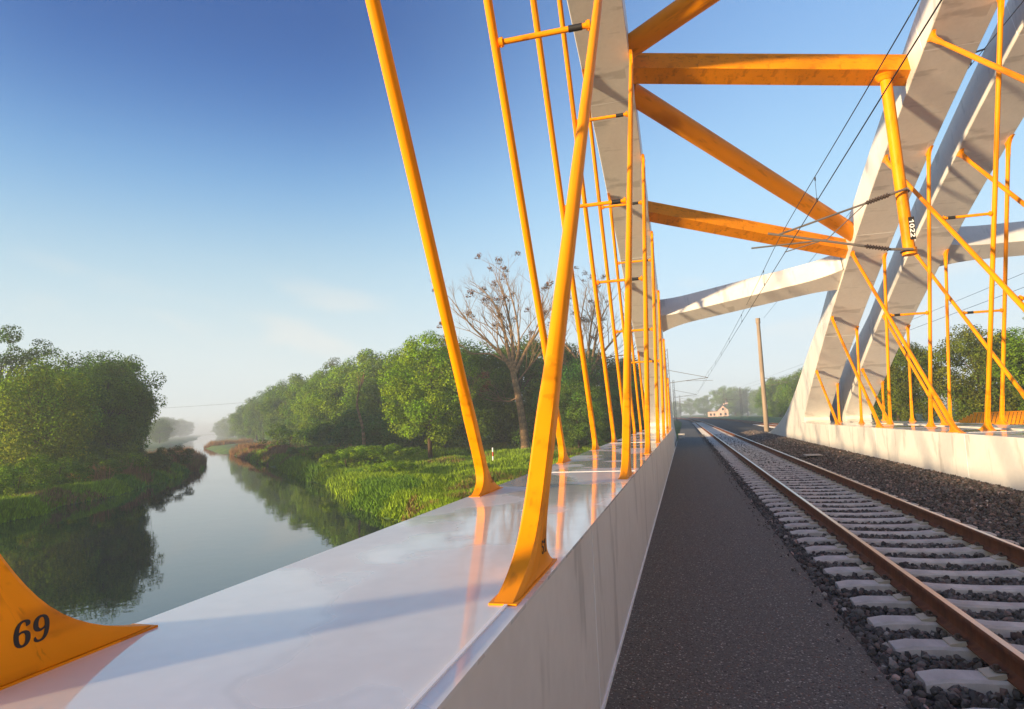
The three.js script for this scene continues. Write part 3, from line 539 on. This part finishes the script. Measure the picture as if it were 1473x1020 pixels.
const barkMap = tex(512, (u, v) => { const a = fbm(u * 24, v * 5, 151, 4, 5), b = fbm(u * 40, v * 40, 153, 3, 40), t = 0.55 + 0.5 * a - 0.2 * b; return [t, t * 0.9, t * 0.76]; }, { per: 1 });
const bark = std({ color: lin(0.16, 0.12, 0.085), map: barkMap, roughness: 1, bumpMap: barkMap, bumpScale: 0.02 }), paleBark = std({ color: lin(0.5, 0.39, 0.27), map: barkMap, roughness: 1, bumpMap: barkMap, bumpScale: 0.03 });
const kinds = {};
for (const [k, o] of Object.entries({
  broad: { seed: 201, H: 15, rx: 5.6, rz: 5.2, low: 0.1, clumps: 150, leaves: 32000, size: 0.25, clump: 0.135, hollow: 0.6 },
  tall: { seed: 202, H: 17, rx: 4.4, rz: 4.4, low: 0.08, clumps: 150, leaves: 30000, size: 0.25, top: 1.0, clump: 0.145, hollow: 0.6 },
  willow: { seed: 203, H: 13, rx: 5.4, rz: 5.2, low: 0.04, clumps: 130, leaves: 36000, size: 0.2, droop: 1, clump: 0.15, hollow: 0.6 },
  airy: { seed: 204, H: 17, rx: 4.8, rz: 4.6, low: 0.2, clumps: 60, leaves: 11000, size: 0.25, clump: 0.12, hollow: 0.35 },
  full: { seed: 205, H: 14, rx: 5.2, rz: 5.4, low: 0.03, clumps: 160, leaves: 32000, size: 0.25, clump: 0.135, hollow: 0.6 },
  bright: { seed: 206, H: 15.5, rx: 5.0, rz: 5.0, low: 0.13, clumps: 190, leaves: 40000, size: 0.21, clump: 0.12, top: 1.0, hollow: 0.6 },
  shrub: { seed: 207, H: 3.4, rx: 2.5, rz: 2.3, low: 0.0, clumps: 60, leaves: 9000, size: 0.14, clump: 0.2 },
  shrubB: { seed: 208, H: 2.2, rx: 2.4, rz: 2.0, low: 0.0, clumps: 60, leaves: 9000, size: 0.12, clump: 0.22 },
})) { const L = leafGeometry(o.seed, o); kinds[k] = { crown: L.g, wood: o.H > 6 ? limbs(o.seed + 50, o.H, L.clumps, 0.03 + o.H * 0.017, o.low) : join([tube(new THREE.Vector3(0, -0.3, 0), new THREE.Vector3(0.2, o.H * 0.6, 0.1), 0.07, 0.03, 6), tube(new THREE.Vector3(0, 0, 0), new THREE.Vector3(-0.5, o.H * 0.5, 0.4), 0.05, 0.02, 6)]), H: o.H }; }
let turn = 0;
function tree(name, kind, mat, x, zf, h, wide, label, group, category = 'tree') {
  const tone = { dark: 'dark green', mid: 'mid green', bright: 'bright green', yellow: 'yellow-green', cool: 'deep green', olive: 'olive green', brown: 'brown' }[Object.keys(M).find((k) => M[k] === mat)];
  const habit = { broad: 'broad', tall: 'narrow', full: 'low-branched', willow: 'drooping', airy: 'thin-crowned', bright: 'dense', shrub: 'rounded', shrubB: 'low' }[kind];
  const k = kinds[kind], y = ground(x, zf), g = thing(name, label.replace('%', habit + ' ' + tone), category, [x, y - 0.1, -zf], group);
  const s = h / k.H; g.scale.set(s * wide, s, s * wide); g.rotation.y = (turn += 2.4);
  put('trunk', k.wood, bark, g); put('crown', k.crown, mat, g); return g;
}
const LB = 'trees crowding the near left river bank', RB = 'trees of the wood on the right river bank', RW = 'trees of the wood behind the second bridge', MT = 'misty trees along the far river';
// left bank
for (const [x, zf, h, w, kind, m] of [[-64, 51, 12.8, 0.95, 'willow', 'yellow'], [-70, 57, 13.4, 1.0, 'willow', 'bright']]) tree('willow_tree', kind, M[m], x, zf, h, w, '% willow at the edge of the left bank wood', LB);
for (const [x, zf, h, w, kind, m] of [[-90, 66, 20, 0.9, 'airy', 'dark'], [-85, 68, 18, 0.9, 'airy', 'dark']]) tree('thin_crowned_tree', kind, M[m], x, zf, h, w, 'thin crowned tree rising above the left bank wood', LB);
for (const [x, zf, h, w, kind, m] of [[-73, 64, 14.6, 1.05, 'willow', 'dark'], [-67.5, 62.5, 14, 0.95, 'broad', 'mid'], [-71.5, 67, 14.6, 0.95, 'full', 'mid'], [-75, 71, 13.6, 0.85, 'tall', 'mid'], [-81, 76.5, 13.6, 0.95, 'broad', 'mid'], [-77, 59, 13.6, 1.05, 'full', 'dark'], [-81, 73, 15.4, 1.0, 'broad', 'mid'], [-86, 58, 14, 1.1, 'full', 'dark'], [-90, 78, 15.5, 1.1, 'full', 'dark'], [-68, 59, 8.5, 1.1, 'full', 'mid']]) tree('leafy_tree', kind, M[m], x, zf, h, w, '% tree in the dense wood on the left bank', LB);
for (const [x, zf, h, w, m] of [[-53.5, 41, 3.6, 1.1, 'bright'], [-57, 47.5, 3.2, 1.2, 'mid'], [-58.5, 52, 3.2, 1.2, 'mid'], [-61, 59, 3.6, 1.2, 'yellow'], [-64.5, 65.5, 3.4, 1.2, 'olive'], [-72, 77, 3, 1.4, 'olive']]) tree('bank_shrub', 'shrub', M[m], x, zf, h, w, '% shrub growing before the left bank trees', 'shrubs on the left bank', 'shrub');
// right bank wood, from the mist towards the bridge
for (const [x, zf, h, w, kind, m] of [[-158, 216, 19, 1.0, 'broad', 'mid'], [-138, 196, 20, 1.0, 'tall', 'mid'], [-118, 172, 19, 1.0, 'broad', 'mid'], [-98, 152, 19, 1.0, 'full', 'mid'], [-88, 142, 18, 1.0, 'broad', 'bright'], [-79, 128, 16, 1.0, 'tall', 'bright'], [-73, 126, 17.5, 1.0, 'full', 'mid'], [-66, 120, 18.5, 1.05, 'broad', 'bright'], [-58, 116, 19.5, 1.05, 'full', 'bright'], [-50, 108, 18, 1.1, 'broad', 'mid'], [-45, 100, 15, 1.0, 'tall', 'bright'], [-70, 138, 19, 1.1, 'broad', 'dark'], [-40, 104, 17, 1.1, 'broad', 'dark']]) tree('leafy_tree', kind, M[m], x, zf, h, w, '% sunlit tree in the wood on the right bank', RB);
tree('crow_nest_tree', 'airy', M.olive, -92, 156, 23, 0.9, 'thin crowned tree standing out above the right bank wood', RB);
tree('bright_tree', 'bright', M.bright, -29.2, 71, 15.6, 1.0, 'large bright green tree on the meadow, nearest of the right bank trees', RB);
for (const [x, zf, h, w, kind, m] of [[-28.5, 84, 15, 1.05, 'broad', 'dark'], [-34, 88, 15, 1.0, 'full', 'dark'], [-22.5, 88, 15.5, 1.05, 'full', 'dark'], [-16.5, 93, 15, 1.0, 'broad', 'dark'], [-20, 98, 17, 1.0, 'tall', 'dark'], [-13.8, 81, 12.5, 1.0, 'full', 'cool'], [-11, 92, 14, 1.0, 'full', 'dark'], [-8.5, 104, 13.5, 1.0, 'broad', 'dark'], [-9, 120, 14, 1.0, 'full', 'dark'], [-26, 100, 16, 1.1, 'full', 'dark'], [-7.5, 84, 9, 1.0, 'full', 'cool'], [-12, 74, 8.5, 1.0, 'full', 'dark']]) tree('leafy_tree', kind, M[m], x, zf, h, w, '% tree in the shaded wood behind the bare tree', RB);
for (const [x, zf, h, w, m] of [[-50, 92, 7.5, 1.1, 'cool'], [-43, 89, 6.5, 1.3, 'cool'], [-39.5, 86, 6, 1.2, 'cool'], [-60, 104, 7, 1.2, 'mid'], [-68, 112, 6, 1.2, 'mid'], [-80, 118, 6, 1.4, 'mid']]) tree('round_bush', 'shrub', M[m], x, zf, h, w, '% bush at the foot of the right bank wood', 'bushes below the right bank wood', 'bush');
for (const [x, zf, h, w, m] of [[-35, 62, 2.3, 1.3, 'bright'], [-32, 64, 2.6, 1.5, 'bright'], [-36.5, 68, 2.2, 1.3, 'mid'], [-43, 72, 2.2, 1.4, 'olive'], [-46, 76, 2.2, 1.4, 'bright'], [-55, 88, 2.2, 1.5, 'olive'], [-62, 94, 2.0, 1.5, 'mid'], [-72, 104, 2.0, 1.5, 'brown'], [-28, 56, 1.5, 1.4, 'bright'], [-24, 51, 1.2, 1.3, 'bright'], [-84, 116, 2, 1.6, 'brown']]) tree('meadow_shrub', 'shrubB', M[m], x, zf, h, w, '% shrub on the grassy slope of the right bank', 'low shrubs on the right bank', 'shrub');
// behind the second bridge, and along the line
for (const [x, zf, h, w, kind, m] of [[22, 72, 8.4, 1.0, 'broad', 'olive'], [27, 70, 9.5, 1.0, 'full', 'olive'], [31, 66, 9.9, 1.0, 'broad', 'mid'], [35.5, 64, 14.5, 1.0, 'full', 'olive'], [40, 62, 11.4, 1.0, 'broad', 'olive'], [46, 64, 12.5, 1.05, 'full', 'mid'], [33, 76, 11.4, 1.1, 'full', 'dark'], [42, 74, 12.9, 1.1, 'broad', 'olive'], [24, 84, 9.9, 1.1, 'full', 'dark'], [29, 58, 5.7, 1.1, 'full', 'dark'], [36, 56, 5.7, 1.1, 'full', 'dark'], [52, 66, 12.9, 1.0, 'tall', 'olive']]) tree('leafy_tree', kind, M[m], x, zf, h, w, '% tree of the wood rising behind the second bridge', RW);
for (const [x, zf, h, w, kind, m] of [[32, 198, 14.9, 1.0, 'full', 'mid'], [38, 211, 16.9, 1.0, 'broad', 'mid'], [44, 220, 18.2, 1.0, 'full', 'dark'], [51, 217, 18.9, 1.1, 'broad', 'dark'], [33, 248, 16.2, 1.0, 'full', 'mid'], [42, 183, 14.9, 1.0, 'full', 'dark'], [50, 189, 16.2, 1.0, 'full', 'mid'], [36, 294, 16.2, 1.0, 'broad', 'mid']]) tree('leafy_tree', kind, M[m], x, zf, h, w, '% hazy tree beyond the second track', 'trees beyond the second track');
for (const [x, zf, h, w, kind] of [[30, 528, 22.4, 1.2, 'broad'], [40, 552, 25.2, 1.2, 'full'], [50, 560, 23.8, 1.2, 'broad'], [18, 640, 19.6, 1.2, 'full'], [6, 752, 19.6, 1.3, 'broad'], [57, 512, 22.4, 1.2, 'full'], [-12, 832, 21.0, 1.3, 'full']]) tree('leafy_tree', kind, M.mid, x, zf, h, w, '% faint misty tree near the pale house by the line', 'misty trees near the house');
for (const [x, zf, h, w, kind, m] of [[-6.5, 150, 8, 1.0, 'full', 'dark'], [-8, 190, 9, 1.0, 'full', 'mid'], [-10, 240, 9, 1.0, 'full', 'mid']]) tree('leafy_tree', kind, M[m], x, zf, h, w, '% small hazy tree beside the row of lattice masts', 'trees beside the masts');
for (const [x, zf, h, w, kind] of [[-268, 280, 13, 1.2, 'broad'], [-330, 345, 15, 1.3, 'full'], [-404, 424, 18, 1.3, 'broad'], [-478, 505, 21, 1.4, 'full'], [-560, 596, 23, 1.5, 'broad'], [-640, 690, 25, 1.6, 'full'], [-720, 790, 27, 1.6, 'broad'], [-820, 905, 28, 1.8, 'full'], [-176, 236, 19, 1.1, 'tall'], [-190, 252, 18, 1.2, 'full'], [-212, 278, 17, 1.2, 'broad'], [-262, 340, 18, 1.3, 'full'], [-330, 425, 20, 1.4, 'broad'], [-404, 512, 22, 1.4, 'full'], [-490, 612, 24, 1.5, 'broad'], [-580, 720, 26, 1.6, 'full'], [-690, 850, 28, 1.8, 'full'], [-300, 400, 20, 1.3, 'full'], [-370, 490, 22, 1.4, 'broad'], [-450, 590, 24, 1.5, 'full']]) tree('leafy_tree', kind, M.mid, x, zf, h, w, '% pale tree half lost in the river mist', MT);

// bare trees: branching wood with brown clumps in the twigs
function bareTree(name, label, seed, x, zf, h, r0, { forkAt = 0.42, lean = -0.04, spread = 0.62, clumpsN = 30, depth = 6, pale = true, limbsAt = null, mirror = 1 }) {
  const r = rng(seed), g = thing(name, label, 'tree', [x, ground(x, zf) - 0.1, -zf]), list = [], tips = [];
  const grow = (p, d, len, rad, lev) => {
    let q = p; const n = lev < 2 ? 4 : 3, bend = new THREE.Vector3((r() - 0.5) * 0.5, 0.12 + 0.16 * r(), (r() - 0.5) * 0.5), dir = d.clone(); const end = rad * 0.62;
    for (let i = 0; i < n; i++) { dir.addScaledVector(bend, 0.22).add(new THREE.Vector3((r() - 0.5) * 0.22, (r() - 0.5) * 0.14, (r() - 0.5) * 0.22)).normalize(); const e = q.clone().addScaledVector(dir, len / n); list.push(tube(q, e, lerp(rad, end, i / n), lerp(rad, end, (i + 1) / n), lev < 2 ? 8 : 5, false)); q = e;
      if (lev > 0 && lev < depth && i > 0 && r() < 0.75) { const sd = dir.clone().add(new THREE.Vector3((r() - 0.5) * 2, (r() - 0.2) * 0.9, (r() - 0.5) * 2).multiplyScalar(spread)).normalize(); grow(q, sd, len * (0.5 + 0.2 * r()), rad * 0.42, lev + 1 + (lev > 2 ? 1 : 0)); } }
    if (lev >= depth || rad < 0.012) { tips.push(q); return; }
    const k = lev === 0 ? 4 : 2; for (let i = 0; i < k; i++) { const th = (i / k) * 6.28 + r() * 1.4 + lev, sd = dir.clone().addScaledVector(new THREE.Vector3(Math.cos(th), 0.1, Math.sin(th)), spread * (0.75 + 0.5 * r())).normalize(); grow(q, sd, len * (lev === 0 ? 0.62 : 0.72) * (0.8 + 0.4 * r()), end * (i ? 0.68 : 0.85), lev + 1); }
  };
  const run = (pts, ra, rb, n) => { const cv = new THREE.CatmullRomCurve3(pts), k = pts.length * 4; let a = cv.getPoint(0); for (let i = 0; i < k; i++) { const b = cv.getPoint((i + 1) / k); list.push(tube(a, b, lerp(ra, rb, i / k), lerp(ra, rb, (i + 1) / k), n, false)); a = b; } return cv; };
  if (limbsAt) {
    const u = h / 22.5, V = ([x, y], z = 0) => new THREE.Vector3(x * u * mirror, y * u, z);
    run([V([0.05, -0.5]), V([0, 1]), V([-0.35, 5]), V([-1.2, 10])], r0 * 1.35, r0 * 0.72, 12);
    for (const [pts, ra] of limbsAt) {
      const zd = (r() - 0.5) * 5, cv = run(pts.map((p, i) => V(p, (zd * i) / pts.length)), r0 * ra * 1.15, 0.05, 7);
      for (let k = 0; k < 9; k++) { const t = 0.24 + 0.76 * (k / 8), p = cv.getPoint(Math.min(1, t)), d = cv.getTangent(Math.min(1, t)).add(new THREE.Vector3((r() - 0.5) * 1.9, (r() - 0.25) * 0.9, (r() - 0.5) * 1.9)).normalize(); grow(p, d, h * 0.13 * (1.15 - 0.5 * t), r0 * ra * 0.38 * (1.1 - 0.75 * t) + 0.012, 3); }
    }
  } else {
    const trunkTop = new THREE.Vector3(lean * h * 0.4, h * forkAt, 0);
    run([new THREE.Vector3(0, -0.5, 0), new THREE.Vector3(0.05, h * forkAt * 0.5, 0), trunkTop], r0 * 1.3, r0 * 0.7, 10);
    grow(trunkTop, new THREE.Vector3(lean, 1, 0).normalize(), h * 0.2, r0 * 0.68, 0);
  }
  put('branches', join(list), pale ? paleBark : bark, g);
  const nest = leafGeometry(seed + 9, { H: 1, rx: 0.5, rz: 0.5, low: 0, clumps: 10, leaves: 150, size: 0.16, clump: 0.4 }).g;
  for (let i = 0; i < clumpsN; i++) { const t = tips[(r() * tips.length) | 0], m = tag(put('twig_clump', nest, M.brown, g), null, null, null, 'stuff'); m.position.copy(t).add(new THREE.Vector3(0, -0.5, 0)); m.scale.setScalar(0.6 + 0.7 * r()); m.rotation.y = r() * 6; }
}
const bigLimbs = [
  [[[-1.2, 10], [-2.4, 11.9], [-3.95, 13.6], [-6.3, 16], [-8.7, 19.4]], 0.5], [[[-1.2, 10], [-1.85, 13], [-2.45, 16], [-3.65, 19], [-5.1, 20.8]], 0.52],
  [[[-1.2, 10], [-1.26, 13.6], [-1.85, 17.5], [-2.9, 21.7]], 0.5], [[[-1.2, 10], [-0.3, 12.4], [-0.36, 16.6], [-1.55, 22]], 0.42],
  [[[-1.0, 9.6], [0.84, 13], [2.3, 15.1], [2.9, 19.3]], 0.45], [[[-0.9, 8.4], [0.9, 10.6], [2.4, 12.4]], 0.2], [[[-0.6, 6.8], [-2.2, 6.3], [-3.7, 6.9]], 0.16], [[[-1.7, 11], [-4, 12.3], [-6.5, 12.6], [-8, 13.8]], 0.22]];
bareTree('bare_tree', 'tall bare tree with brown clumps in its twigs, nearest the grassy bank', 311, -18.9, 76, 22.5, 0.5, { clumpsN: 38, limbsAt: bigLimbs });
bareTree('bare_tree', 'second bare clump-filled tree half hidden behind the hangers', 322, -13.6, 88, 23, 0.42, { clumpsN: 44, limbsAt: bigLimbs, mirror: -1 });
bareTree('dead_tree', 'slim pale dead trunk with few broken branches before the right bank wood', 335, -44.6, 83.5, 13.2, 0.24, { clumpsN: 0, forkAt: 0.55, depth: 2, spread: 0.5, lean: -0.16 });

// grass and reeds on the banks
{
  const r = rng(909), blade = (n, h, w, spread) => { const pos = [], col = [], q = rng(n * 31 + 5); for (let i = 0; i < n; i++) { const a = q() * 6.28, d = q() * spread, x = Math.cos(a) * d, z = Math.sin(a) * d, hh = h * (0.55 + 0.6 * q()), t = q() * 6.28, lx = (q() - 0.5) * h * 0.8, lz = (q() - 0.5) * h * 0.8, c = 0.7 + 0.6 * q(); pos.push(x - Math.cos(t) * w, 0, z - Math.sin(t) * w, x + Math.cos(t) * w, 0, z + Math.sin(t) * w, x + lx, hh, z + lz); for (let k = 0; k < 3; k++) col.push(c, c, c); } const g = new THREE.BufferGeometry(); g.setAttribute('position', new THREE.Float32BufferAttribute(pos, 3)); g.setAttribute('color', new THREE.Float32BufferAttribute(col, 3)); g.computeVertexNormals(); return g; };
  const o = new THREE.Object3D();
  function scatter(name, label, cat, geo, mat, list, tint) { const m = new THREE.InstancedMesh(geo, mat, list.length); m.name = numbered(name); list.forEach(([x, y, zf, s, sy], i) => { o.position.set(x, y, -zf); o.rotation.set(0, r() * 6.28, 0); o.scale.set(s, sy ?? s, s); o.updateMatrix(); m.setMatrixAt(i, o.matrix); m.setColorAt(i, tint(x, zf)); }); m.castShadow = m.receiveShadow = true; tag(m, label, cat, null, 'stuff'); scene.add(m); }
  const white = phys({ color: lin(1.0, 1.0, 0.9), vertexColors: true, roughness: 0.8, specularIntensity: 0.15, side: THREE.DoubleSide });
  const grass = [];
  for (let n = 0; n < 230000 && grass.length < 90000; n++) { const t = r(), zf = 26 + 110 * t * t, x = -2.2 - r() * (20 + zf * 0.75); const d = riverDistance(x, zf); if (d < -1.2 || d > 45) continue; const y = ground(x, zf); if (y < WATER + 0.02) continue; grass.push([x, y - 0.03, zf, (0.75 + 0.8 * r()) * (0.8 + zf / 140)]); }
  for (let n = 0; n < 60000; n++) { const zf = 22 + r() * 95, x = -36 - r() * 62, d = riverDistance(x, zf); if (d < -1.2 || d > 20 || x > -10) continue; const y = ground(x, zf); if (y < WATER + 0.02) continue; grass.push([x, y - 0.03, zf, (0.8 + 0.8 * r()) * (0.85 + zf / 90)]); }
  scatter('bank_grass', 'long green grass covering both river banks', 'grass', blade(14, 0.27, 0.03, 0.42), white, grass, (x, zf) => { const a = fbm(x * 0.14, zf * 0.14, 401, 3), b = r(), k = 0.75 + 0.5 * b, left = 1; return a > 0.7 && b > 0.45 ? lin(0.2 * k, 0.13 * k, 0.05 * k) : a > 0.45 ? lin(0.2 * k * left, 0.3 * k * left, 0.016 * k) : lin(0.11 * k * left, 0.215 * k * left, 0.018 * k); });
  const reeds = [], spots = [[-90, 101, 9, 700], [-82, 92, 5, 260], [-95, 108, 6, 500], [-104, 138, 7, 500], [-92, 122, 6, 320], [-66, 97, 4, 160], [-50, 84, 4, 140], [-66, 67, 2.5, 90], [-60, 58, 2.5, 70], [-57, 51, 1.6, 60], [-165, 205, 9, 500], [-72, 81, 4, 160]];
  for (const [cx, cz, rad, n] of spots) for (let i = 0; i < n; i++) { const a = r() * 6.28, d = Math.sqrt(r()) * rad, x = cx + Math.cos(a) * d, zf = cz + Math.sin(a) * d; if (riverDistance(x, zf) < -0.8) continue; reeds.push([x, Math.max(WATER - 0.1, ground(x, zf)), zf, 0.9 + 0.5 * r(), 0.8 + 0.6 * r()]); }
  scatter('reed_bed', 'dry reddish brown reeds along the river edges', 'reeds', blade(14, 1.5, 0.035, 0.55), white, reeds, () => { const k = 0.7 + 0.6 * r(); return lin(0.3 * k, 0.165 * k, 0.07 * k); });
}

// ---------------------------------------------------------------- small far things
{
  const y = ground(-16.6, 64), p = thing('marker_post', 'thin red and white striped marker post standing in the grass', 'post', [-18.2, ground(-18.2, 60) - 0.1, -60]);
  const red = std({ color: lin(0.5, 0.03, 0.02), roughness: 0.5 });
  for (let i = 0; i < 4; i++) put(i % 2 ? 'white_band' : 'red_band', plain(tube(new THREE.Vector3(0, i * 0.42, 0), new THREE.Vector3(0, (i + 1) * 0.42, 0), 0.07, 0.07, 10)), i % 2 ? whiteLetter : red, p);
  const h = thing('house', 'small pale pink house with grey roof far along the line', 'house', [22, -0.9, -400]);
  const wall = std({ color: lin(0.62, 0.42, 0.33), roughness: 0.9 }), roof = std({ color: lin(0.1, 0.085, 0.08), roughness: 0.9 }), glass = std({ color: lin(0.03, 0.035, 0.04), roughness: 0.2 });
  const gable = (w, hgt, peak, d) => { const s = new THREE.Shape(); s.moveTo(-w / 2, 0); s.lineTo(w / 2, 0); s.lineTo(w / 2, hgt); s.lineTo(0, peak); s.lineTo(-w / 2, hgt); s.closePath(); const g = new THREE.ExtrudeGeometry(s, { depth: d, bevelEnabled: false }); g.translate(0, 0, -d); return metreUV(g); };
  put('wall', gable(6, 4.2, 7, 9), wall, h);
  const rf = new THREE.Group(); for (const s of [-1, 1]) { const g = box(-2.55, 2.55, -0.08, 0.08, -9.3, 0.4); g.rotateZ(-s * 0.75); g.translate(s * 1.72, 5.72, 0); put('roof', g, roof, h); }
  const wing = put('wing_wall', box(-8.5, -3.002, 0, 3.6, -7, -1), wall, h); put('wing_roof', box(-8.8, -3.002, 3.602, 3.9, -7.3, -0.7), roof, h);
  for (const [x, yy] of [[-1.4, 1.2], [1.4, 1.2], [0, 4.2]]) put('window', box(x - 0.5, x + 0.5, yy, yy + 1.3, 0.002, 0.06), glass, h);
  for (const x of [-7, -5]) put('window', box(x - 0.5, x + 0.5, 1.2, 2.5, -0.998, -0.94), glass, h);
  put('chimney', box(0.6, 1.3, 6, 8.2, -5, -4.2), wall, h);
  put('tower', box(1.8, 3.4, 7.0, 8.6, -8, -6.4), wall, h); const sp = new THREE.ConeGeometry(1.2, 3.6, 4); sp.rotateY(0.785); sp.translate(2.6, 10.4, -7.2); put('spire', sp, roof, h);
}

// morning mist
scene.fog = new THREE.FogExp2(0xdfe8ee, 0.00095);

renderer.render(scene, camera);
